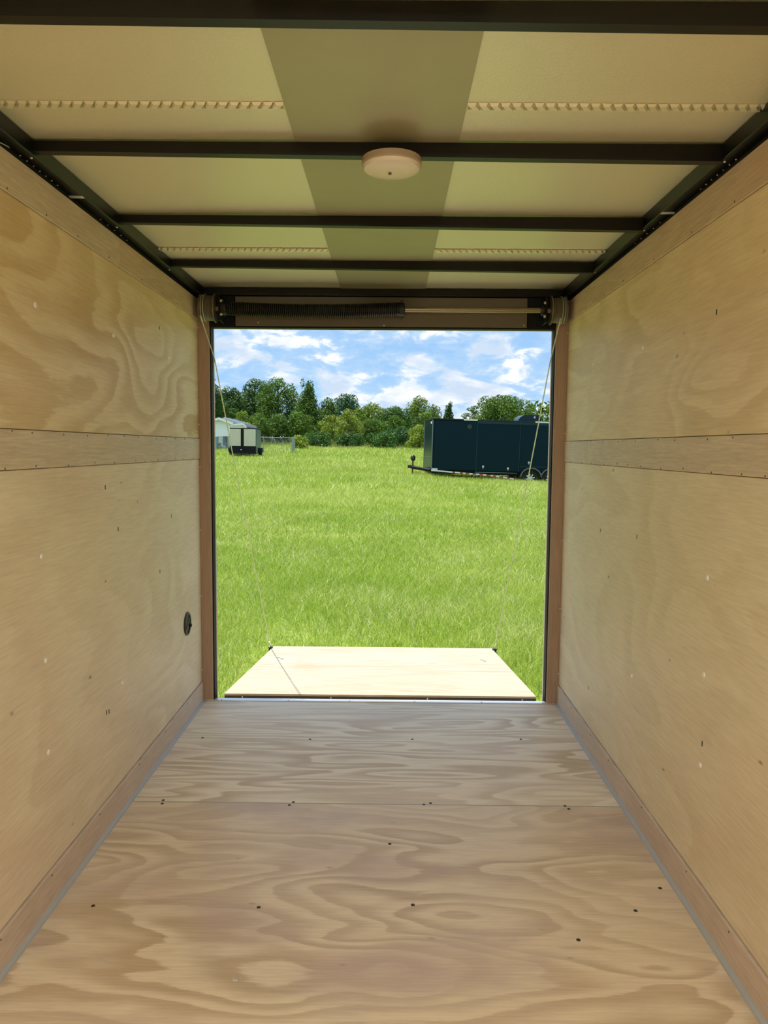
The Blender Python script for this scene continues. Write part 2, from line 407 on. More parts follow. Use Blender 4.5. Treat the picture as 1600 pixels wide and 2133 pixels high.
# threshold angle
th = tag(MB().box(-.862, .862, -.006, .027, .0005, .0035, bev=.001).box(-.862, .862, .027, .030, -.03, .0035).box(-.862, -.822, -.006, .027, .0035, .007).build('trim_3', M['alu'], None), kind='structure')
heads('screw', M['zinc'], .004, (0,0,1), [(x, .004, .0035) for x in (-.78, -.45, -.15, .17, .5, .8)], th, .003)
tag(box('trim_4', M['black'], None, -.90, .90, .034, .105, -.13, -.032), kind='structure')

# ------------------------------------------------------------------ things inside
# ramp door, hinged at the threshold and let down to the grass
ramp = tag(empty('ramp_door', (0, .116, -.001)), 'plywood-faced ramp door let down flat onto the grass behind the trailer', 'ramp door')
RL = 1.665
ang = math.atan2(-.196, RL); ramp.rotation_euler = (ang, 0, 0)
box('deck', M['ply_ramp'], ramp, -.792, .790, 0, RL, -.012, 0, bev=.0015)
box('core', M['core'], ramp, -.790, .788, .002, RL-.004, -.030, -.0122)
box('frame', M['black'], ramp, -.792, .790, .0, RL-.002, -.052, -.0302)
m = MB()
for k in range(3): m.tube([(-.75+k*.52, -.012, -.032), (-.29+k*.52, -.012, -.032)], .008, 8)
m.build('hinge', M['black'], ramp, True)
for p in ((581,1376),(588,1381),(1003,1382),(1009,1386)):
    w = at(p[0], p[1], 2, -.16)
    y = (w.y-.116)*.994
    MB().lathe([(.012, 0), (.008, .0012), (.004, .0014)], (w.x, y, 0.0), (0,0,1), 12).build('bolt', M['nail'], ramp)
ATT = []
for x in (-.80, .797):
    b = MB().box(x-.012, x+.012, 1.545, 1.58, -.03, .012, bev=.003).tube([(x-.016, 1.562, .006), (x+.016, 1.562, .006)], .005, 8)
    b.build('cable_bracket', M['plastic'], ramp)
    ATT.append(Vector((x, .116+1.562*math.cos(ang), -.001+1.562*math.sin(ang)+.012)))
heads('screw', M['zinc'], .005, (0,-1,0), [(x, .002, -.02) for x in (-.7, -.25, .24, .72)], ramp, .003)

# counterbalance spring over the doorway
sp = tag(empty('counterbalance_spring', (0, -.062, 1.884)), 'black coiled counterbalance spring and shaft with cable drums above the rear doorway', 'spring')
ZS = .004
MB().tube([(-.84, 0, 0), (.845, 0, ZS*0)], .0125, 16).build('shaft', M['shaft'], sp, True)
pts = []; turns = 92
for i in range(turns*10+1):
    a = 2*math.pi*i/10; fx = i/(turns*10); x = -.735+.815*fx
    sag = -.010*math.sin(math.pi*min(1, fx*1.02))
    pts.append((x, .0285*math.cos(a), sag+.0285*math.sin(a)))
MB().tube(pts, .0044, 5).build('coil', M['steel'], sp, True)
for x, d in ((-.735, 1), (.083, -1)):
    c = MB().lathe([(.018, -.02*d), (.031, -.016*d), (.033, 0), (.029, .016*d), (.022, .03*d)], (x, 0, 0), (1,0,0), 18).build('spring_cone', M['steel'], sp, True)
    for k in range(4):
        a = k*math.pi/2+.4
        MB().box(-.006, .006, -.005, .005, -.006, .008).build('set_screw', M['steel'], c).location = (x-.004*d, .034*math.cos(a), .034*math.sin(a))
for s in (-1, 1):
    x = s*.812
    prof = [(.028, -.040*s), (.066, -.040*s), (.066, -.035*s), (.0575, -.032*s)]
    for k in range(9):
        xx = (-.032+.006*k)*s; prof += [(.0575, xx), (.0548, xx+.003*s)]
    prof += [(.058, .024*s), (.063, .027*s), (.063, .031*s), (.028, .031*s)]
    d = MB().lathe(prof, (x, 0, 0), (1,0,0), 40).build('drum', M['drum'], sp, True)
    m = MB()
    for k in range(2):
        ring = [(x+(.020-.012*k)*s, (.0590+.004*k)*math.cos(a), (.0590+.004*k)*math.sin(a)) for a in (2*math.pi*i/40 for i in range(41))]
        m.tube(ring, .0015, 5)
    m.build('cable_wrap', M['cable'], d, True)
    xb = s*.752
    br = MB().box(xb-.004, xb+.004, -.035, .066, -.06, .062, bev=.002).box(xb-.03*s, xb, .062, .066, -.06, .062).build('bracket', M['black'], sp)
    MB().lathe([(.013, -.012), (.024, -.010), (.026, 0), (.024, .010), (.013, .012)], (xb-.012*s, 0, 0), (1,0,0), 18).build('bearing', M['steel'], br, True)
    for dy, dz in ((-.022, -.030), (-.022, .030)):
        MB().lathe([(.007, 0), (.007, -.007*s), (.004, -.009*s)], (xb-.004*s, dy, dz), (1,0,0), 6).build('bolt', M['zinc'], br)

# lift cables
for s, a, top, lab in ((-1, ATT[0], Vector((-.834, -.112, 1.842)), 'thin steel lift cable on the left, running from ramp corner to left drum'),
                       (1, ATT[1], Vector((.812, -.112, 1.842)), 'thin steel lift cable on the right, running from ramp corner to right drum')):
    m = MB(); n = 14; mid = Vector(((-.8065 if s < 0 else .8025), .045, 1.665))     # rubs along the edge of the doorway
    m.tube([top, top.lerp(mid, .5)] + [mid.lerp(a, i/n)+Vector((0, 0, -.015*math.sin(math.pi*i/n))) for i in range(n+1)], .0029, 6)
    c = tag(m.build('lift_cable', M['cable'], None, True), lab, 'cable', 'ramp lift cables')
    d = (top-a).normalized()
    MB().tube([a+d*.02, a+d*.06], .005, 8).build('crimp_sleeve', M['alu'], c, True)

# dome lamp under the second bow
lp = at(816, 333, 2, 1.945)
lamp = tag(empty('dome_light', (lp.x, BOW_Y[2]-.012, ZB-.001)), 'round white dome lamp under a black roof bow', 'lamp')
MB().lathe([(.060, 0), (.073, -.002), (.074, -.016), (.071, -.019), (.060, -.019)], (0,0,0), (0,0,1), 48).build('base', simple('warm_white_lamp_base', (.42, .33, .24), .4), lamp, True)
MB().lathe([(.0705, -.0185), (.068, -.027), (.060, -.031), (.030, -.0335), (.0, -.034)], (0,0,0), (0,0,1), 48).build('lens', M['lens'], lamp, True)
MB().lathe([(.004, -.034), (.004, -.038), (.0, -.039)], (-.004,0,0), (0,0,1), 8).build('button', M['nail'], lamp, True)

# round flow-through vent on the left wall
v0 = at(389.5, 1299, 0, -H-.003)
vent = tag(empty('wall_vent', v0), 'round black plastic vent on the left wall near the doorway', 'vent')
R = .054
MB().lathe([(R, 0), (R, .004), (R*.93, .007), (R*.78, .006), (R*.76, .002)], (0,0,0), (1,0,0), 40).build('flange', M['plastic'], vent, True)
MB().lathe([(R*.775, .001), (R*.6, .003), (0, .004)], (0,0,0), (1,0,0), 32).build('plate', M['hole'], vent, True)
sl_ = MB().box(.004, .007, -R*.62, R*.62, -.0018, .0018).build('slat', simple('grey_vent_slat', (.12, .12, .11), .4), vent); sl_.rotation_euler = (.65, 0, 0)
MB().box(.004, .015, .022, .036, -.022, -.006, bev=.003).build('knob', M['plastic'], vent)
heads('screw', M['nail'], .004, (1,0,0), [(.007, 0, R*.85), (.007, -.0, -R*.85)], vent, .002)

# loose wire under the roof rail
wp = [at(u, v, 0, -.868-.004*i) for i, (u, v) in enumerate(((-40, 282), (0, 297), (20, 307), (45, 317), (62, 318), (79, 312)))]
pts = []
for i in range(len(wp)-1):
    for k in range(6):
        a, b = wp[i], wp[i+1]; p0 = wp[max(i-1, 0)]; p3 = wp[min(i+2, len(wp)-1)]; f = k/6
        pts.append(.5*((2*a)+(b-p0)*f+(2*p0-5*a+4*b-p3)*f*f+(3*a-p0-3*b+p3)*f**3))
pts.append(wp[-1])
tag(MB().tube([Vector((min(p.x, -.858), p.y, p.z)) for p in pts], .0016, 6).build('electrical_wire', M['wire'], None, True), 'loose grey wire drooping beside the upper left roof rail', 'wire')

# staple lying on the floor
s0 = at(490, 2043, 2, 0.0)
tag(MB().tube([(-.005, .014, .0012), (-.005, 0, .0012), (.005, 0, .0012), (.005, .014, .0012)], .0009, 6).build('staple', M['alu'], None), 'tiny silver staple lying on the plywood floor', 'staple').location = s0

# added fill lamp, unseen behind the camera, brightens the interior
fill_lamp = tag(empty('dome_light', (lp.x, BOW_Y[6]-.012, ZB-.001)), 'added fill lamp, a lit dome unseen behind the camera', 'lamp')
MB().lathe([(.060, 0), (.073, -.002), (.074, -.016), (.071, -.019), (.060, -.019)], (0,0,0), (0,0,1), 32).build('base', M['lens'], fill_lamp, True)
me = bpy.data.materials.new('added_fill_lens'); me.use_nodes = True
pb = me.node_tree.nodes['Principled BSDF']; pb.inputs['Base Color'].default_value = (.8, .8, .8, 1)
pb.inputs['Emission Color'].default_value = (1.0, .965, .86, 1); pb.inputs['Emission Strength'].default_value = 770.0
MB().lathe([(.0705, -.0185), (.068, -.027), (.060, -.031), (.030, -.0335), (.0, -.034)], (0,0,0), (0,0,1), 32).build('lens', me, fill_lamp, True)

#@@OUTSIDE
# ------------------------------------------------------------------ the field
rs = np.random.RandomState(11)
GZ = -.27
def ground_z(x, y):
    x = np.asarray(x, float); y = np.asarray(y, float)
    r = np.clip(y-9, 0, 62); r = np.where(r < 8, r*r/16, r-4)
    side = np.where(x > 0, -.045*np.minimum(x, 8)*np.clip((y-10)/16, 0, 1)*np.clip((64-y)/30, 0, 1), -.011*np.maximum(x, -11)*np.clip((y-12)/25, 0, 1))
    bump = .03*np.sin(x*.7+y*.23)*np.sin(y*.41+1.3)
    return GZ + .0247*r + side + .012*np.clip(y-58, 0, 14) + bump*np.clip((y-2)/8, 0, 1)
def gz(x, y): return float(ground_z(x, y))

def foliage_mat(name, trans=.35, rough=.55):
    m = bpy.data.materials.new(name); m.use_nodes = True; t = NT(m.node_tree); nt = m.node_tree
    nt.nodes.remove(nt.nodes['Principled BSDF']); out = nt.nodes['Material Output']
    a = t.new('ShaderNodeAttribute', attribute_name='Col')
    d = t.new('ShaderNodeBsdfPrincipled'); d.inputs['Roughness'].default_value = rough; d.inputs['Specular IOR Level'].default_value = .3
    tr = t.new('ShaderNodeBsdfTranslucent'); mx = t.new('ShaderNodeMixShader'); mx.inputs[0].default_value = trans
    t.l.new(a.outputs['Color'], d.inputs['Base Color'])
    t.l.new(t.mix(1.0, a.outputs['Color'], (1.15, 1.2, .7), 'MULTIPLY'), tr.inputs['Color'])
    t.l.new(d.outputs[0], mx.inputs[1]); t.l.new(tr.outputs[0], mx.inputs[2]); t.l.new(mx.outputs[0], out.inputs['Surface'])
    return m
M['grass'] = foliage_mat('grass_blades', .35)
M['leaf'] = foliage_mat('tree_leaves', .30)

def ground_mat():
    m = bpy.data.materials.new('turf_soil'); m.use_nodes = True; t = NT(m.node_tree); b = m.node_tree.nodes['Principled BSDF']
    tc = t.new('ShaderNodeTexCoord'); p = tc.outputs['Object']
    n1 = t.noise(p, .5, 4.0, .6); n2 = t.noise(p, 9.0, 5.0, .65)
    c = t.mix(t.smooth(n1, .35, .65), (.23, .33, .035), (.32, .38, .080))
    c = t.mix(t.math('MULTIPLY', t.smooth(n2, .45, .7), .5), c, (.09, .15, .025))
    t.l.new(c, b.inputs['Base Color']); b.inputs['Roughness'].default_value = .9; b.inputs['Specular IOR Level'].default_value = .1
    return m
gx = np.concatenate([np.linspace(-160, -40, 13), np.linspace(-36, 36, 73), np.linspace(40, 160, 13)])
gy = np.concatenate([np.linspace(-120, -10, 12), np.linspace(-6, 80, 87), np.linspace(85, 230, 30)])
XX, YY = np.meshgrid(gx, gy); ZZ = ground_z(XX, YY)
nx, ny = len(gx), len(gy)
vs = np.stack([XX.ravel(), YY.ravel(), ZZ.ravel()], 1)
fs = [(j*nx+i, j*nx+i+1, (j+1)*nx+i+1, (j+1)*nx+i) for j in range(ny-1) for i in range(nx-1)]
g = MB(); g.v = [tuple(v) for v in vs]; g.f = fs
tag(g.build('ground', ground_mat(), None, True), 'grassy field', None, None, 'structure')

def raw_mesh(name, verts, tris, cols, mat, parent=None):
    """triangles straight from arrays, one colour per vertex"""
    me = bpy.data.meshes.new(name); nv, nt_ = len(verts), len(tris)
    me.vertices.add(nv); me.vertices.foreach_set('co', verts.astype(np.float32).ravel())
    me.loops.add(nt_*3); me.loops.foreach_set('vertex_index', tris.astype(np.int32).ravel())
    me.polygons.add(nt_); me.polygons.foreach_set('loop_start', np.arange(0, nt_*3, 3, dtype=np.int32))
    try: me.polygons.foreach_set('loop_total', np.full(nt_, 3, dtype=np.int32))
    except Exception: pass
    at_ = me.color_attributes.new('Col', 'FLOAT_COLOR', 'POINT')
    at_.data.foreach_set('color', np.concatenate([cols, np.ones((nv, 1))], 1).astype(np.float32).ravel())
    me.materials.append(mat); me.update(calc_edges=True)
    o = bpy.data.objects.new(name, me); COL.objects.link(o)
    if parent: o.parent = parent
    return o

def vnoise(x, y, s, seed):
    """smooth value noise"""
    r = np.random.RandomState(seed).rand(64, 64)
    a, b = x/s, y/s; i, j = np.floor(a).astype(int), np.floor(b).astype(int); f, g_ = a-i, b-j
    f, g_ = f*f*(3-2*f), g_*g_*(3-2*g_)
    q = lambda m, n: r[m % 64, n % 64]
    return (q(i, j)*(1-f)+q(i+1, j)*f)*(1-g_) + (q(i, j+1)*(1-f)+q(i+1, j+1)*f)*g_

V, T, C = [], [], []; voff = 0
def blades(x, y, h, w, col, bend=.35, two=True):
    global voff
    n = len(x); z = ground_z(x, y)-.01
    a = rs.rand(n)*2*np.pi; dx, dy = np.cos(a), np.sin(a)
    b = rs.rand(n)*2*np.pi; bx, by = np.cos(b), np.sin(b)
    bd = h*bend*(.3+1.4*rs.rand(n))
    base = np.stack([x, y, z], 1); side = np.stack([dx*w, dy*w, 0*w], 1)*.5
    mid = base+np.stack([bx*bd*.3, by*bd*.3, h*.58], 1); tip = base+np.stack([bx*bd, by*bd, h*(1-.25*bend*rs.rand(n))], 1)
    if two:
        vv = np.stack([base-side, base+side, mid+side*.75, mid-side*.75, tip], 1).reshape(-1, 3)
        k = np.arange(n)[:, None]*5+voff
        tt = np.concatenate([k+np.array([[0, 1, 2]]), k+np.array([[0, 2, 3]]), k+np.array([[3, 2, 4]])])
        cc = np.repeat(col, 5, 0); voff += n*5
    else:
        vv = np.stack([base-side, base+side, tip], 1).reshape(-1, 3)
        k = np.arange(n)[:, None]*3+voff
        tt = k+np.array([[0, 1, 2]]); cc = np.repeat(col, 3, 0); voff += n*3
    V.append(vv); T.append(tt); C.append(cc)
def grass_col(x, y, n):
    p = vnoise(x, y, 1.3, 1)*.5+vnoise(x+3*y*.1, y, 4.5, 2)*.5
    q = vnoise(x, y*.7, .55, 3)
    g0 = np.array([.295, .415, .045]); g1 = np.array([.450, .525, .120]); g2 = np.array([.74, .72, .40]); g3 = np.array([.15, .28, .025])
    r = rs.rand(n)
    c = g0+(g1-g0)*np.clip(p*1.6-.3+.5*(rs.rand(n)-.5), 0, 1)[:, None]
    dry = (r < .10+.20*np.clip(q*1.6-.6, 0, 1)+.10*np.clip(p*2-1.1, 0, 1))
    c[dry] = g2*(.8+.4*rs.rand(dry.sum(), 1))
    dk = r > .86
    c[dk] = g3
    return c*(.8+.4*rs.rand(n, 1))
rings = [(0.07, 2.2, 7600, .0029, .10, True), (2.2, 4.5, 6400, .0032, .10, True), (4.5, 8, 3900, .0044, .105, True), (8, 13, 1900, .0070, .115, True),
         (13, 20, 1150, .0105, .125, False), (20, 34, 440, .019, .19, False), (34, 50, 190, .036, .20, False), (50, 74, 80, .060, .24, False)]
for y0, y1, dens, w, h, two in rings:
    hw = lambda y: 1.35+(.36 if y1 < 18 else .44)*(y+1.2)
    n = int(dens*(hw(y0)+hw(y1))*(y1-y0))
    y = y0+(y1-y0)*rs.rand(n); xm = hw(y1); x = (rs.rand(n)*2-1)*xm
    keep = np.abs(x) < hw(y)
    keep &= ~((np.abs(x) < .815) & (y < 1.83))
    keep &= ~((np.abs(x+.0) < .80) & (y < 1.87))
    x, y = x[keep], y[keep]; n = len(x)
    lush = .7+.6*vnoise(x, y, .8, 7)
    hh = h*lush*(.55+.75*rs.rand(n)); 
    near = np.clip((y-1.9)/1.5, 0, 1); hh *= np.where(np.abs(x) < .95, .65+.35*near, 1.0)
    blades(x, y, hh, w*(.6+.8*rs.rand(n)), grass_col(x, y, n), .75, two)
    # taller seed stalks, thin and pale or brownish
    m = int(n*(.035 if two else .02)); k = rs.choice(n, m, replace=False)
    xs, ys = x[k], y[k]; ok = (ys > 2.3) | (np.abs(xs) > 1.0); xs, ys = xs[ok], ys[ok]; m = len(xs)
    pal = np.array([[.46, .47, .16], [.20, .22, .06], [.34, .40, .10]])[rs.randint(0, 3, m)]
    blades(xs, ys, h*(1.4+1.0*rs.rand(m)), np.full(m, w*.45), pal, .35, two)
gr = raw_mesh('grass', np.concatenate(V), np.concatenate(T), np.concatenate(C), M['grass'])
tag(gr, 'bright green unmown grass of the open field behind the ramp', 'grass', None, 'stuff')

# tall weeds along the foot of the trees
V, T, C = [], [], []; voff = 0
n = 22000
x = rs.uniform(-17, 14, n); y = rs.uniform(63, 77, n); k = vnoise(x, y, 2.5, 21); keep = (rs.rand(n) < .25+.9*k) & (x > -13+.0*y); x, y, k = x[keep], y[keep], k[keep]; n = len(x)
wc = np.array([[.26, .34, .10], [.34, .36, .16], [.17, .30, .06], [.38, .34, .20]])[rs.randint(0, 4, n)]*(.75+.5*rs.rand(n, 1))
blades(x, y, (.25+.75*k*rs.rand(n))*np.clip((y-62)/6, .35, 1.2), np.full(n, .05)*(.6+.8*rs.rand(n)), wc, .4, False)
tag(raw_mesh('tall_weeds', np.concatenate(V), np.concatenate(T), np.concatenate(C), M['grass']), 'tall pale weeds along the foot of the tree line', 'weeds', None, 'stuff')

# ------------------------------------------------------------------ trees
M['bark'] = simple('rough_bark', (.12, .09, .065), .9, noise=.4, nscale=6)
def leaves(blobs, size, n_per_m2, base, var, droop=0.0):
    """leaf sprays over lumpy ellipsoid shells: (centre, radii)"""
    vv, cc = [], []
    for c, r in blobs:
        area = 4*np.pi*((r[0]*r[1])**1.6/3+(r[0]*r[2])**1.6/3+(r[1]*r[2])**1.6/3)**(1/1.6)
        n = max(12, int(area*n_per_m2))
        d = rs.normal(size=(n, 3)); d /= np.linalg.norm(d, axis=1)[:, None]
        lump = 1+.22*np.sin(d[:, 0]*5+c[0]*7)*np.sin(d[:, 1]*5+c[1]*3)*np.sin(d[:, 2]*5+c[2]*5)
        rad = (.55+.5*rs.rand(n)**.5)*lump
        p = np.array(c)+d*np.array(r)*rad[:, None]; p[:, 2] -= droop*rs.rand(n)
        nrm = d*.6+rs.normal(size=(n, 3))*.6+np.array([0, 0, .35]); nrm /= np.linalg.norm(nrm, axis=1)[:, None]
        t1 = np.cross(nrm, rs.normal(size=(n, 3))); t1 /= np.linalg.norm(t1, axis=1)[:, None]+1e-9; t2 = np.cross(nrm, t1)
        s = size*(.5+rs.rand(n))[:, None]
        q = np.stack([p-t1*s, p+t2*s*.55, p+t1*s, p-t2*s*.55], 1)
        vv.append(q.reshape(-1, 3))
        col = np.array(base)*(1+var*rs.normal(size=(n, 1))*.5)+np.array([.03, .02, 0])*rs.normal(size=(n, 1))*var
        tone = 1+.25*rs.normal()*var
        cc.append(np.repeat(np.clip(col*tone, .008, 1), 4, 0))
    v = np.concatenate(vv); k = np.arange(len(v)//4)[:, None]*4
    return v, np.concatenate([k+np.array([[0, 1, 2]]), k+np.array([[0, 2, 3]])]), np.concatenate(cc)

def tree(name, label, px0, px1, ytop, d, kind, base, ybot=None, group='trees along the far edge of the field', dens=1.0, cat='tree', var=.5, lsize=None):
    """a tree from its outline in the photograph and its distance; it stands on the field there"""
    Y = d-3.64
    a = at(px0, 900, 1, Y); b = at(px1, 900, 1, Y); X = (a.x+b.x)/2; Wd = (b.x-a.x)*(1.25 if kind in ('oak', 'willow', 'bush') else 1.15)
    top = at((px0+px1)/2, ytop, 1, Y).z; z0 = gz(X, Y); Ht = top-z0
    root = tag(empty(name, (X, Y, z0)), label, cat, group)
    bl = []
    lz = .12*Ht if ybot is None else max(.02*Ht, at(0, ybot, 1, Y).z-z0)
    r = Wd/2
    if kind in ('oak', 'bush', 'willow'):
        n = {'oak': 24, 'bush': 13, 'willow': 22}[kind]
        bl.append(((0, 0, lz+(Ht-lz)*.5), (r*.62, r*.62, (Ht-lz)*.40)))
        for i in range(n):
            f = (i+.5)/n; zz = lz+(Ht-lz)*(.10+.80*f); prof = math.sin(math.pi*min(1, .30+.58*f))**.55
            th = i*2.4+rs.rand(); rr = r*.80*prof*(.6+.45*rs.rand())
            s = r*(.30+.16*rs.rand())*(.8 if f > .8 else 1)
            s = min(s, (Ht-lz)*.22+.15)
            bl.append(((rr*math.cos(th), rr*math.sin(th), min(zz, Ht-s*.8)), (s, s, s*.8)))
        bl.append(((r*.1*(rs.rand()-.5), 0, Ht-r*.22), (r*.34, r*.34, r*.24)))
    elif kind == 'conifer':
        for i in range(15):
            f = i/14; zz = lz+(Ht-lz)*(.06+.88*f); rr = r*(1-f)**.75*.95+.12
            for k in range(4 if f < .8 else 2):
                th = k*1.57+i*.9+rs.rand()*.5
                bl.append(((rr*.62*math.cos(th), rr*.62*math.sin(th), zz+.10*rs.rand()*Ht*.2), (rr*.45+.10, rr*.45+.10, .26+.03*Ht)))
        for k in range(4):
            th = rs.rand()*6.3
            bl.append(((r*.30*math.cos(th), r*.3*math.sin(th), Ht*(.86+.04*k)), (.22, .22, .5)))
    elif kind == 'pine':         # tall bare stem with a few flat clouds of needles
        for i in range(9):
            f = i/8; th = i*2.3; zz = Ht*(.60+.37*f); rr = r*.65*(1-.6*f)
            bl.append(((rr*math.cos(th), rr*math.sin(th), zz), (r*.42, r*.42, r*.20)))
    size = lsize or (.095 if kind != 'bush' else .085)
    v, t_, c = leaves(bl, size, 17*dens*(.17/size)**2.0, base, var, .25 if kind == 'willow' else 0)
    v[:, 2] = np.maximum(v[:, 2], .02)
    tag(raw_mesh('foliage', v, t_, c, M['leaf'], root), kind='stuff')
    tr = .035*Ht if kind != 'bush' else .02*Ht
    m = MB().tube([(0, 0, -.05), (.03*Ht*.3, 0, Ht*.35), (0, .02*Ht, Ht*.62), (0, 0, Ht*.92)], [tr, tr*.75, tr*.5, tr*.15], 8)
    m.build('trunk', M['bark'], root, True)
    if kind != 'conifer':
        for i in range(5):
            th = i*1.3+.4; z1 = Ht*(.35+.09*i); L = r*.6
            MB().tube([(0, 0, z1), (L*.5*math.cos(th), L*.5*math.sin(th), z1+.10*Ht), (L*math.cos(th), L*math.sin(th), z1+.17*Ht)], [tr*.4, tr*.28, tr*.1], 6).build('branch', M['bark'], root, True)
    return root

DK, MD, LT, YL = (.055, .118, .016), (.100, .182, .022), (.170, .255, .030), (.230, .300, .040)
TREES = [
 ('oak_tree', 'dark tree cut off by the left door jamb, beside its cable top', 418, 462, 786, 78, 'oak', DK),
 ('oak_tree', 'low dark rounded tree above the white house roof', 444, 512, 806, 84, 'oak', DK),
 ('oak_tree', 'flat-topped dark tree rising behind the beige trailer', 500, 562, 789, 90, 'oak', DK),
 ('oak_tree', 'broad tall dark green oak between flat-topped tree and spiky tree', 540, 618, 787, 86, 'oak', MD),
 ('cedar_tree', 'spiky tall tree, highest point left of the middle of the tree line', 608, 674, 795, 82, 'conifer', MD),
 ('oak_tree', 'small dark tree just right of the spiky tall tree', 664, 704, 828, 86, 'oak', MD),
 ('palm_topped_tree', 'dark bluish rounded tree with feathery top, mid tree line', 688, 750, 821, 92, 'oak', (.028, .095, .030)),
 ('willow_tree', 'light green airy tree right of the feathery-topped tree', 742, 806, 838, 84, 'willow', LT),
 ('willow_tree', 'wide mid-green tree with arching dark branch in the middle of the line', 786, 858, 845, 82, 'willow', (.07, .15, .025)),
 ('oak_tree', 'tall light green tree left of the dark trailer, topmost there', 846, 896, 823, 86, 'willow', LT),
 ('oak_tree', 'loose green tree rising behind the front corner of the dark trailer', 884, 920, 841, 84, 'willow', LT),
 ('cedar_tree', 'sparse pointed dark tree behind the roof edge of the dark trailer', 920, 948, 843, 88, 'conifer', DK),
 ('pine_tree', 'tiny far pine, lowest and leftmost of the two beyond the dark trailer roof', 957, 976, 860, 130, 'pine', DK),
 ('pine_tree', 'thin far pine with flat needle clouds left of the round oak', 968, 1002, 846, 128, 'pine', DK),
 ('oak_tree', 'big round oak standing behind the dark trailer', 996, 1096, 824, 78, 'oak', MD),
 ('pine_tree', 'dark treetop peeking over the roof unit of the dark trailer', 1096, 1120, 853, 120, 'pine', DK),
]
for nm, lab, a, b, yt, d, kd, c in TREES: tree(nm, lab, a, b, yt, d, kd, c)
# the same tree line goes on to both sides, out of the doorway's view
for lab, row in (('oak of the far tree line, hidden behind the left door jamb and wall', [(330, 430, 800, 84, DK), (240, 345, 790, 88, MD), (140, 250, 806, 84, DK), (30, 150, 795, 88, MD), (-90, 40, 808, 84, DK), (-230, -80, 795, 88, DK), (-400, -220, 800, 86, MD)]),
                 ('oak of the far tree line, hidden behind the right door jamb and wall', [(1090, 1190, 835, 84, MD), (1180, 1290, 815, 86, DK), (1280, 1400, 830, 84, MD), (1390, 1520, 818, 88, DK), (1510, 1650, 832, 86, MD), (1640, 1800, 820, 88, DK), (1790, 1980, 826, 86, MD)])):
    for a, b, yt, d, c in row: tree('oak_tree', lab, a, b, yt, d, 'oak', c, dens=.35, lsize=.22)
BUSH = [
 ('shrub', 'bright green shrub just right of the white house', 486, 532, 856, 72, LT), ('shrub', 'mid green shrub behind the beige trailer top', 518, 566, 862, 74, MD),
 ('shrub', 'green shrub behind the middle of the wire fence', 556, 608, 862, 76, MD), ('shrub', 'dark shrub behind the fence corner post', 596, 650, 858, 77, MD),
 ('shrub', 'small yellow-green shrub right beside the fence corner post', 608, 640, 906, 64, YL), ('shrub', 'tall yellow-green shrub left of middle under the feathery-topped tree', 668, 716, 864, 76, YL),
 ('shrub', 'largest pale green shrub, in the middle of the tree line', 700, 752, 852, 74, YL), ('shrub', 'dark shrub at the foot of the arching tree', 744, 806, 872, 77, MD),
 ('shrub', 'green shrub right of the arching tree foot', 796, 852, 866, 78, MD), ('shrub', 'low dark shrub left of the dark trailer', 806, 872, 888, 73, (.05, .13, .03)),
 ('shrub', 'bright yellow-green shrub touching the front of the dark trailer', 852, 892, 884, 70, YL), ('shrub', 'green shrub behind the dark trailer nose', 862, 920, 860, 76, MD),
 ('shrub', 'low creeping shrub in front of the arching tree', 700, 756, 902, 71, (.06, .14, .03)), ('shrub', 'low pale shrub in the weeds right of the fence', 636, 690, 900, 70, (.07, .15, .03)),
 ('shrub', 'low green shrub in the weeds, right of the middle', 770, 830, 900, 70, (.07, .16, .03)),
 ('shrub', 'dark shrub at the left edge, behind the white house', 436, 496, 840, 80, DK),
]
for nm, lab, a, b, yt, d, c in BUSH: tree(nm, lab, a, b, yt, d, 'bush', c, ybot=940, group='shrubs below the tree line', cat='shrub', dens=1.0)

# ------------------------------------------------------------------ dark enclosed trailer on the right
M['navy'] = simple('dark_teal_glossy_skin', (.002, .018, .030), .16, spec=.10, noise=.1, nscale=1.5)
M['navy2'] = simple('dark_teal_nose_plate', (.010, .034, .046), .25, spec=.2, noise=.2)
M['silver'] = simple('silver_trim', (.14, .17, .19), .35, metal=.4)
M['white'] = simple('white_paint', (.80, .81, .82), .45, noise=.04)
M['red'] = simple('red_reflective_tape', (.55, .05, .04), .4)
M['tire'] = simple('black_rubber', (.012, .012, .012), .8)
M['chrome'] = simple('bright_wheel_spoke', (.75, .77, .80), .25, metal=.5)
M['marker'] = simple('pink_white_marker', (.75, .62, .62), .4)
D1 = 31.6; Y1 = D1-3.64; S = D1/F_PX*1.0
o1 = at(899, 979, 1, Y1)
dt = tag(empty('cargo_trailer', o1), 'large dark teal enclosed trailer parked on the right', 'trailer')
dt.rotation_euler = (0, .021, math.radians(6.5))
def pxl(u, v): return ((u-899)*S*1.006, (979-v)*S)          # pixel -> local x, z on the near side
L, BH, BW = 7.4, 107*S, 2.1
MB().box(0, L, .02, BW-.02, 0, BH-.06, bev=.02).build('body', M['navy'], dt)
MB().box(-.02, L+.02, -.012, BW+.012, BH-.06, BH-.005, bev=.012).box(.02, L-.02, .05, BW-.05, BH-.02, BH+.012).build('roof_cap', M['black'], dt)
for a, b in ((903, 992), (993, 1083), (1085, 1150), (1151, 1262)):
    x0, x1 = pxl(a, 0)[0]+.004, pxl(b, 0)[0]-.004
    MB().box(x0, x1, -.003, .0195, .02, BH-.075, bev=.003).build('side_panel', M['navy'], dt)
for u in (992.2, 1083.7): 
    x = pxl(u, 0)[0]; MB().box(x-.018, x+.018, -.012, -.0035, .0, BH-.08, bev=.003).build('seam_strip', M['navy2'], dt)
x0, x1 = pxl(993, 0)[0], L
MB().box(x0, x1, -.035, -.013, BH-.16, BH-.055, bev=.006).build('awning_rail', M['navy2'], dt)
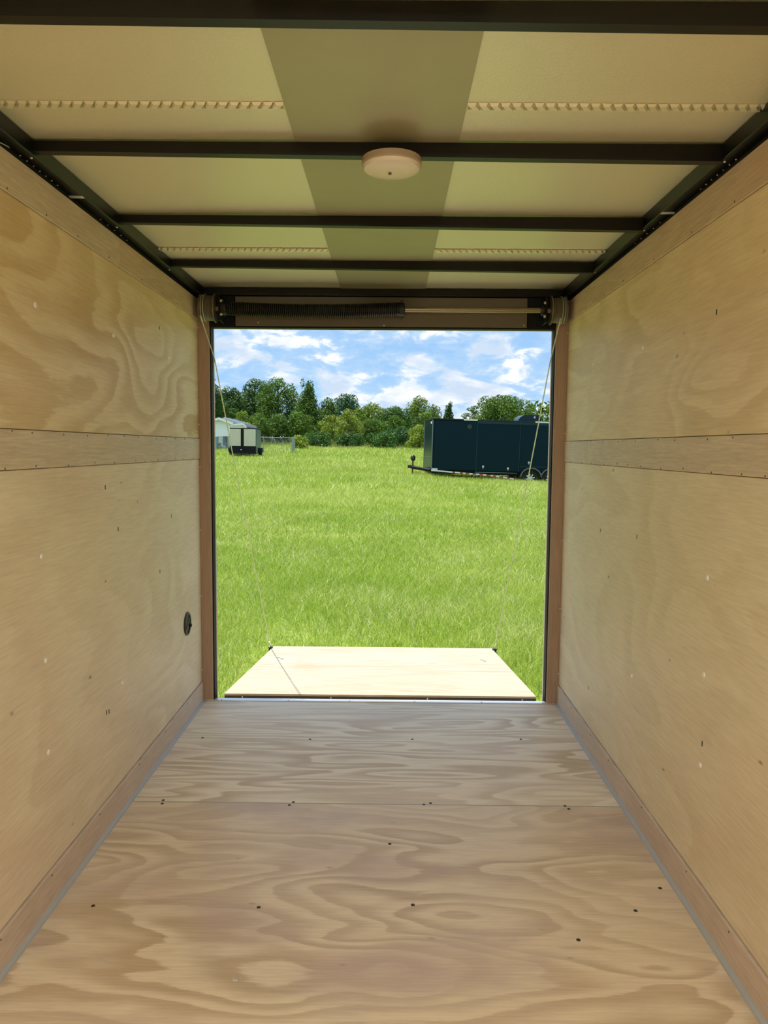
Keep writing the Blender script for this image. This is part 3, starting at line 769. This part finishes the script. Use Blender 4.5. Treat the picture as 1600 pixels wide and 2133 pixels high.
for a, b in ((963, 992), (1115, 1150)):  # white strips stand in for sky reflected along the roof edge
    MB().box(pxl(a, 0)[0], pxl(b, 0)[0], -.030, -.0125, BH-.05, BH+.01).build('roof_sky_glint', M['white'], dt)
# front: upper skin, stone guard, corner trims
MB().box(-.012, -.001, .03, BW-.03, .56, BH-.07).build('front_panel', M['navy'], dt)
MB().box(-.018, -.001, .03, BW-.03, .0, .54).build('stone_guard', M['navy2'], dt)
MB().box(-.024, -.013, .03, BW-.03, .54, .56).build('guard_trim', M['silver'], dt)
for y in (0.0, BW): MB().tube([(-.004, y+(.016 if y == 0 else -.016), 0), (-.004, y+(.016 if y == 0 else -.016), BH-.06)], .024, 8).build('corner_trim', M['silver'], dt, True)
MB().box(-.04, -.012, .16, .36, BH-.22, BH-.13, bev=.012).build('clearance_lamp', M['white'], dt)
x, z = pxl(975.5, 887)
MB().lathe([(.10, 0), (.10, .012), (.085, .02), (.05, .014), (0, .014)], (x, -.003, z), (0,-1,0), 24).build('side_vent', M['plastic'], dt, True)
for u, v in ((1007.2, 969), (1060.2, 971.5), (1104.6, 958)):
    x, z = pxl(u, v); MB().box(x-.04, x+.04, -.024, -.0035, z-.04, z+.04, bev=.006).build('side_marker', M['marker'], dt)
    MB().lathe([(.03, 0), (.03, .015), (.018, .02)], (x, -.0035, z-.075), (0,-1,0), 10).build('latch', M['silver'], dt)
x, z = pxl(905.5, 977); MB().box(x-.12, x+.12, -.012, -.0035, .0, .075).build('name_plate', M['marker'], dt)
# striped strip drooping along the sill
pts = [(898, 979.5), (930, 981.5), (970, 984), (1000, 985.5), (1030, 988), (1060, 991.5), (1083, 995)]
st = tag(empty('striped_strip'), 'red and white striped strip'); st.parent = dt
def strip_at(u):
    for (a, b), (c, d) in zip(pts, pts[1:]):
        if a <= u <= c: return b+(d-b)*(u-a)/(c-a)
    return pts[-1][1]
us = [898, 943, 948, 959, 964.5, 971, 978, 985.5, 992.5, 1000, 1007, 1015, 1023, 1029, 1035.5, 1042, 1050, 1059, 1065, 1074, 1083]
for i in range(len(us)-1):
    a, b = us[i], us[i+1]-.3; (xa, za), (xb, zb) = pxl(a, strip_at(a)), pxl(b, strip_at(b)); hh = .028
    MB().prism([(xa, -.05, za-hh), (xb, -.05, zb-hh), (xb, -.05, zb+hh), (xa, -.05, za+hh)], (0, .012, 0)).build('stripe', M['white'] if i % 2 == 0 else M['red'], st)
MB().box(.05, L-.1, .1, BW-.1, -.14, -.002).build('chassis', M['black'], dt)
x, z = pxl(1080, 981); MB().box(pxl(990,0)[0], x, -.02, .05, -.055, -.03).build('sill_rail', M['silver'], dt)
# wheels and fenders (tandem axle)
WR = .355
for k in range(2):
    for y, sgn in ((-.01, -1), (BW+.01, 1)):
        x, z = pxl(1109, 990); x += k*.88; z -= .02
        MB().lathe([(.20, 0), (.30, .0), (WR-.02, .01), (WR, .04), (WR, .17), (WR-.02, .20), (.2, .2)], (x, y, z), (0, -sgn, 0), 32).build('tire', M['tire'], dt, True)
        rim = MB().lathe([(.205, 0.0), (.205, .03), (.19, .05), (.0, .05)], (x, y, z), (0, -sgn, 0), 28).build('rim', M['plastic'], dt, True)
        sp_ = MB()
        for j in range(8):
            a = j*math.pi/4+.2; c, s = math.cos(a), math.sin(a); yy = y+(.012 if sgn < 0 else -.012)
            sp_.prism([(x+c*.03-s*.018, yy, z+s*.03+c*.018), (x+c*.03+s*.018, yy, z+s*.03-c*.018), (x+c*.195+s*.026, yy, z+s*.195-c*.026), (x+c*.195-s*.026, yy, z+s*.195+c*.026)], (0, .02*sgn, 0))
        sp_.lathe([(.05, 0), (.05, .03), (.03, .04)], (x, yy, z), (0, sgn, 0), 12)
        sp_.build('spoke_hub', M['chrome'], rim)
for y, sgn in ((0.0, -1), (BW, 1)):
    for k in range(2):
        x, z = pxl(1109, 990); x += k*.88
        arc = [(x+.47*math.cos(a), z+.43*math.sin(a)) for a in np.linspace(math.pi*.98, .06, 19)]; inn = [(x+.43*math.cos(a), z+.39*math.sin(a)) for a in np.linspace(.06, math.pi*.98, 19)]
        f = MB()
        for (p, q, r_, s_) in zip(arc, arc[1:], inn[::-1], inn[::-1][1:]):
            f.prism([(p[0], y+.001*sgn, p[1]), (q[0], y+.001*sgn, q[1]), (s_[0], y+.001*sgn, s_[1]), (r_[0], y+.001*sgn, r_[1])], (0, .13*sgn, 0))
        f.build('fender_arch', M['silver'], dt)
        MB().prism([(x+.42*math.cos(a), y+.0195, z+.38*math.sin(a)) for a in np.linspace(0, math.pi, 17)], (0, -.026, 0)).build('wheel_well', M['dark_cav'], dt)
x0, z0 = pxl(1085, 967); MB().box(x0, L, -.02, -.004, z0-.02, z0+.02, bev=.004).build('lower_rail', M['navy2'], dt)
# roof unit
xa, xb = pxl(1086, 0)[0], pxl(1136, 0)[0]; zt = BH+.30
prof = [(xa, BH+.012), (xa+.02, BH+.10), (xa+.10, BH+.20), (xa+.24, zt-.01), (xa+.42, zt), (xb-.10, zt), (xb-.03, zt-.04), (xb, BH+.20), (xb, BH+.012)]
ru_ = MB().prism([(px, .55, pz) for px, pz in prof], (0, .8, 0)).build('roof_unit', M['navy2'], dt)
MB().box(xb-.14, xb-.05, .54, .549, BH+.05, zt-.05).build('grille', M['plastic'], ru_)
MB().box(xb-.33, xb-.26, .53, .549, BH+.16, zt-.05).build('sticker', M['marker'], ru_)
# tongue and jack
for y in (.35, BW-.35): MB().tube([(.0, y, -.02), (-.70, BW/2+(.08 if y > 1 else -.08), .08)], .07, 6).build('tongue_beam', M['black'], dt)
MB().box(-.86, -.58, BW/2-.06, BW/2+.06, .03, .17, bev=.02).build('coupler', M['plastic'], dt)
MB().tube([(-.64, BW/2, -.36), (-.64, BW/2, .46)], .032, 10).build('jack_post', M['plastic'], dt, True)
MB().lathe([(.03, .0), (.085, .05), (.11, .12), (.10, .22), (.05, .27), (0, .275)], (-.64, BW/2, .32), (0,0,1), 16).build('jack_head', M['plastic'], dt, True)

# ------------------------------------------------------------------ beige trailer on the left
M['beige'] = simple('warm_grey_panel', (.66, .60, .48), .4, noise=.05, nscale=3)
M['gunmetal'] = simple('grey_green_side_skin', (.13, .17, .16), .35)
D2 = 47.0; Y2 = D2-3.64; S2 = D2/F_PX
o2 = at(478.8, 946, 1, Y2)
bt = tag(empty('cargo_trailer', o2), 'small beige and black enclosed trailer seen end-on, left by the wire fence', 'trailer')
def q2(u, v): return ((u-478.8)*S2, (946-v)*S2)
W2, H2 = q2(532.6, 0)[0], q2(0, 891)[1]
bt.rotation_euler = (0, .008, math.radians(4.5))
MB().box(0, W2, .02, 3.2, .04, H2-.02, bev=.015).build('body', M['black'], bt)
MB().box(-.01, W2+.01, .0, 3.22, H2-.06, H2, bev=.012).build('roof_cap', M['black'], bt)
MB().box(W2, W2+.012, .04, 3.18, .08, H2-.07).build('side_panel', M['gunmetal'], bt)
for a, b in ((479.2, 501.3), (507.6, 532.0)):
    xa, xb = q2(a, 0)[0], q2(b, 0)[0]; pz = MB().box(xa, xb, 0, .0195, q2(0, 928.7)[1], q2(0, 893.4)[1], bev=.004).build('front_panel', M['beige'], bt)
xa, za = q2(521.5, 901.5); xb, zb = q2(529.2, 897)
lb = MB().box(xa, xb, -.004, -.0005, za, zb).build('sticker', M['white'], bt)
for k in range(5):
    w = (xb-xa)/7; MB().box(xa+w*(1+k*1.05), xa+w*(1.6+k*1.05), -.006, -.0045, za+.03, zb-.03-.02*(k % 2)).build('lettering', M['plastic'], lb)
MB().box(.0, W2, -.006, .0195, q2(0, 944.8)[1], q2(0, 928.9)[1], bev=.004).build('stone_guard', M['black'], bt)
MB().box(.01, W2-.01, -.02, .0195, q2(0, 946)[1], q2(0, 944.9)[1]).build('lower_trim', M['silver'], bt)
MB().box(q2(501.5, 0)[0], q2(507.4, 0)[0], -.008, .0195, q2(0, 928.7)[1], q2(0, 893)[1], bev=.004).build('centre_strip', M['black'], bt)
xa, za = q2(503.7, 936)
MB().lathe([(.05, 0), (.06, .02), (.035, .05), (0, .06)], (xa, -.35, za-.04), (0,0,1), 14).build('jack_head', M['silver'], bt, True)
MB().tube([(xa, -.35, za-.5), (xa, -.35, za-.03)], .025, 8).build('jack_post', M['black'], bt, True)
for x in (.35, W2-.35): MB().tube([(x, .0, .06), (xa, -.75, .04)], .035, 6).build('tongue_beam', M['black'], bt)
for x, sgn in ((W2+.02, 1), (-.02, -1)):
    MB().lathe([(.15, 0), (.27, 0), (.30, .03), (.30, .17), (.27, .2), (.15, .2)], (x, 1.7, .12), (sgn, 0, 0), 24).build('tire', M['tire'], bt, True)
    MB().lathe([(.16, 0), (.16, .18), (.05, .19), (0, .19)], (x, 1.7, .12), (sgn, 0, 0), 20).build('rim', M['silver'], bt, True)
    MB().box(min(x, x+.25*sgn), max(x, x+.25*sgn), 1.25, 2.15, .12, .42, bev=.05).build('fender', M['tire'], bt)

# ------------------------------------------------------------------ wire fence
M['galv'] = simple('galvanised_pipe', (.27, .32, .36), .5, metal=0)
D3 = 54.0; Y3 = D3-3.64
p0 = at(400, 907, 1, Y3); p1 = at(609.5, 912, 1, Y3)
fe = tag(empty('chain_link_fence', (p1.x, Y3, gz(p1.x, Y3))), 'chain-link wire fence with grey pipe posts ending right of the beige trailer', 'fence')
def fpt(x, z, dy=0): return Vector((x-p1.x, dy, z-gz(p1.x, Y3)))
def top_z(x): return p1.z+(p0.z-p1.z)*(x-p1.x)/(p0.x-p1.x)
xs = [p1.x] + [at(u, 910, 1, Y3).x for u in (549.5, 490, 430)]
for i, x in enumerate(xs):
    MB().tube([fpt(x, gz(x, Y3)-.1), fpt(x, top_z(x)+(.08 if i == 0 else .02))], .055 if i == 0 else .03, 8).build('post', M['galv'], fe, True)
MB().tube([fpt(p0.x, top_z(p0.x)), fpt(p1.x, p1.z)], .018, 6).build('top_rail', M['galv'], fe, True)
back = 6.0; xk = at(613.5, 912, 1, Y3+back).x
MB().tube([fpt(p1.x, p1.z), fpt(xk, p1.z+.10, back)], .018, 6).build('top_rail', M['galv'], fe, True)
MB().tube([fpt(xk, gz(xk, Y3+back)-.1, back), fpt(xk, p1.z+.12, back)], .03, 6).build('post', M['galv'], fe, True)
m = MB()
def wires(A, B, hA, hB):
    """diamond mesh between two posts: A, B bottom points"""
    Lf = (B-A).length; step = .095; hh = max(hA, hB); n = int((Lf+hh)/step)
    for sgn in (1, -1):
        for k in range(n):
            s0 = -hh+k*step
            a0, a1 = s0, s0+hh
            f0, f1 = 0.0, 1.0
            if a0 < 0: f0 = -a0/hh
            if a1 > Lf: f1 = (Lf-a0)/hh
            if f1 <= f0+.02: continue
            def P(f):
                d = a0+f*hh; d = d if sgn > 0 else Lf-d
                return A.lerp(B, d/Lf)+Vector((0, 0, (hA+(hB-hA)*d/Lf)*f))
            m.tube([P(f0), P(f1)], .0022, 3, caps=False)
zb0, zb1 = gz(p0.x, Y3), gz(p1.x, Y3)
wires(fpt(p0.x, zb0), fpt(p1.x, zb1), top_z(p0.x)-zb0, p1.z-zb1)
wires(fpt(p1.x, zb1), fpt(xk, gz(xk, Y3+back), back), p1.z-zb1, p1.z+.10-gz(xk, Y3+back))
tag(m.build('wire_mesh', M['galv'], fe), kind='stuff')

# ------------------------------------------------------------------ white house, cabinet and table at the left
M['shingle'] = simple('grey_roof_shingle', (.10, .11, .13), .8, noise=.2)
M['siding'] = simple('white_siding', (.90, .93, .98), .55, noise=.03)
M['cabinet'] = simple('blue_grey_cabinet', (.20, .29, .34), .5)
D4 = 62.0; Y4 = D4-3.64; S4 = D4/F_PX
o4 = at(458, 937, 1, Y4); zg = gz(o4.x, Y4)
ho = tag(empty('house', (o4.x, Y4, zg)), 'white gabled house with open porch at the left edge of the field', 'house')
def hq(u, v):
    w = at(u, v, 1, Y4); return (w.x-o4.x, w.z-zg)
zeave = hq(0, 901)[1]
def gable(ua, va, ub, vb, uc, vc, y0, y1, zb_, nm_roof):
    """front gable wall (left eave, apex, right eave) with two roof slopes"""
    a, b, c = hq(ua, va), hq(ub, vb), hq(uc, vc)
    MB().prism([(a[0], y0, zb_), (c[0], y0, zb_), (c[0], y0, c[1]), (b[0], y0, b[1]), (a[0], y0, a[1])], (0, .15, 0)).build('gable_wall', M['siding'], ho)
    for p, q, sg in ((a, b, -1), (b, c, 1)):
        MB().prism([(p[0], y0-.35, p[1]+.02), (q[0], y0-.35, q[1]+.02), (q[0], y0-.35, q[1]+.14), (p[0], y0-.35, p[1]+.14)], (0, y1-y0, 0)).build(nm_roof, M['shingle'], ho)
        MB().prism([(p[0], y0-.38, p[1]-.04), (q[0], y0-.38, q[1]-.04), (q[0], y0-.38, q[1]+.14), (p[0], y0-.38, p[1]+.14)], (0, .029, 0)).build('fascia', M['siding'], ho)
gable(430, 882, 457.5, 873.5, 488, 884.5, 0, 6.0, zeave, 'roof')
gable(400, 887, 448, 869, 500, 886, 4.0, 9.0, zeave, 'roof')
a, b = hq(484, 885), hq(508.5, 884.5); c = hq(512, 891)
MB().prism([(a[0], -.1, a[1]), (b[0], -.1, b[1]), (c[0], -.1, c[1]), (c[0], -.1, zeave), (a[0], -.1, zeave)], (0, .2, 0)).build('side_wall', M['siding'], ho)
MB().prism([(a[0], -.3, a[1]+.01), (b[0], -.3, b[1]+.01), (c[0]+.12, -.3, c[1]), (c[0]+.12, -.3, c[1]+.08), (b[0]+.02, -.3, b[1]+.09), (a[0], -.3, a[1]+.09)], (0, 5.0, 0)).build('roof', M['shingle'], ho)
MB().prism([(a[0], -.33, a[1]-.06), (b[0], -.33, b[1]-.06), (c[0]+.12, -.33, c[1]-.06), (c[0]+.12, -.33, c[1]+.08), (b[0]+.02, -.33, b[1]+.09), (a[0], -.33, a[1]+.09)], (0, .029, 0)).build('fascia', M['siding'], ho)
MB().box(hq(420, 0)[0], c[0], .001, .10, zeave-.12, zeave-.001).build('beam', M['siding'], ho)
for u in (443.5, 463, 471.5, 477): MB().box(hq(u, 0)[0]-.06, hq(u, 0)[0]+.06, .0, .12, 0, zeave-.12).build('porch_post', M['siding'] if u > 465 else M['shingle'], ho)
bw = MB().box(hq(420, 0)[0], c[0]-.1, 2.6, 2.75, 0, zeave+.3).build('back_wall', M['siding'], ho)
wx0, wz0 = hq(450, 927); wx1, wz1 = hq(459, 906)
MB().box(wx0, wx1, 2.57, 2.599, wz0, wz1).build('window', M['cabinet'], ho)
MB().box(c[0]-.1, c[0]-.0, .1, 2.75, 0, zeave).build('side_wall', M['siding'], ho)
MB().box(hq(420, 0)[0], c[0], -.1, 2.7, -.1, .06).build('slab', M['white'], ho)

Y5 = Y4-2.2; c0 = at(444, 936, 1, Y5); c1 = at(451.6, 909, 1, Y5); g5 = gz(c0.x, Y5)
cb = tag(empty('utility_cabinet', ((c0.x+c1.x)/2, Y5, g5)), 'blue-grey upright utility cabinet in front of the white house', 'cabinet')
hw_ = (c1.x-c0.x)/2; hc = c1.z-g5
MB().box(-hw_, hw_, 0, .5, 0, hc-.07, bev=.03).build('body', M['cabinet'], cb)
MB().box(-hw_-.02, hw_+.02, -.02, .52, hc-.068, hc, bev=.02).build('lid', M['cabinet'], cb)
MB().box(-hw_+.04, hw_-.04, -.018, -.001, .12, hc-.14, bev=.006).build('door', M['cabinet'], cb)
t0 = at(453.5, 935, 1, Y5+.4); t1 = at(470.5, 922.5, 1, Y5+.4); g6 = gz((t0.x+t1.x)/2, Y5+.4)
tb = tag(empty('picnic_table', ((t0.x+t1.x)/2, Y5+.4, g6)), 'grey picnic table in front of the white house porch', 'table')
hw_ = (t1.x-t0.x)/2; hc = t1.z-g6
for k in range(4): MB().box(-hw_, hw_, k*.17, k*.17+.15, hc-.05, hc).build('top_plank', M['galv'], tb)
for y in (-.35, .85): MB().box(-hw_, hw_, y, y+.22, hc*.55-.04, hc*.55).build('bench', M['galv'], tb)
for x in (-hw_*.7, hw_*.7):
    MB().prism([(x-.03, -.3, 0), (x-.03, -.2, 0), (x-.03, .25, hc-.051), (x-.03, .15, hc-.051)], (.06, 0, 0)).build('leg', M['galv'], tb)
    MB().prism([(x-.03, .95, 0), (x-.03, .85, 0), (x-.03, .40, hc-.051), (x-.03, .50, hc-.051)], (.06, 0, 0)).build('leg', M['galv'], tb)
    MB().box(x-.029, x+.031, -.35, 1.07, hc*.55-.12, hc*.55-.041).build('brace', M['galv'], tb)
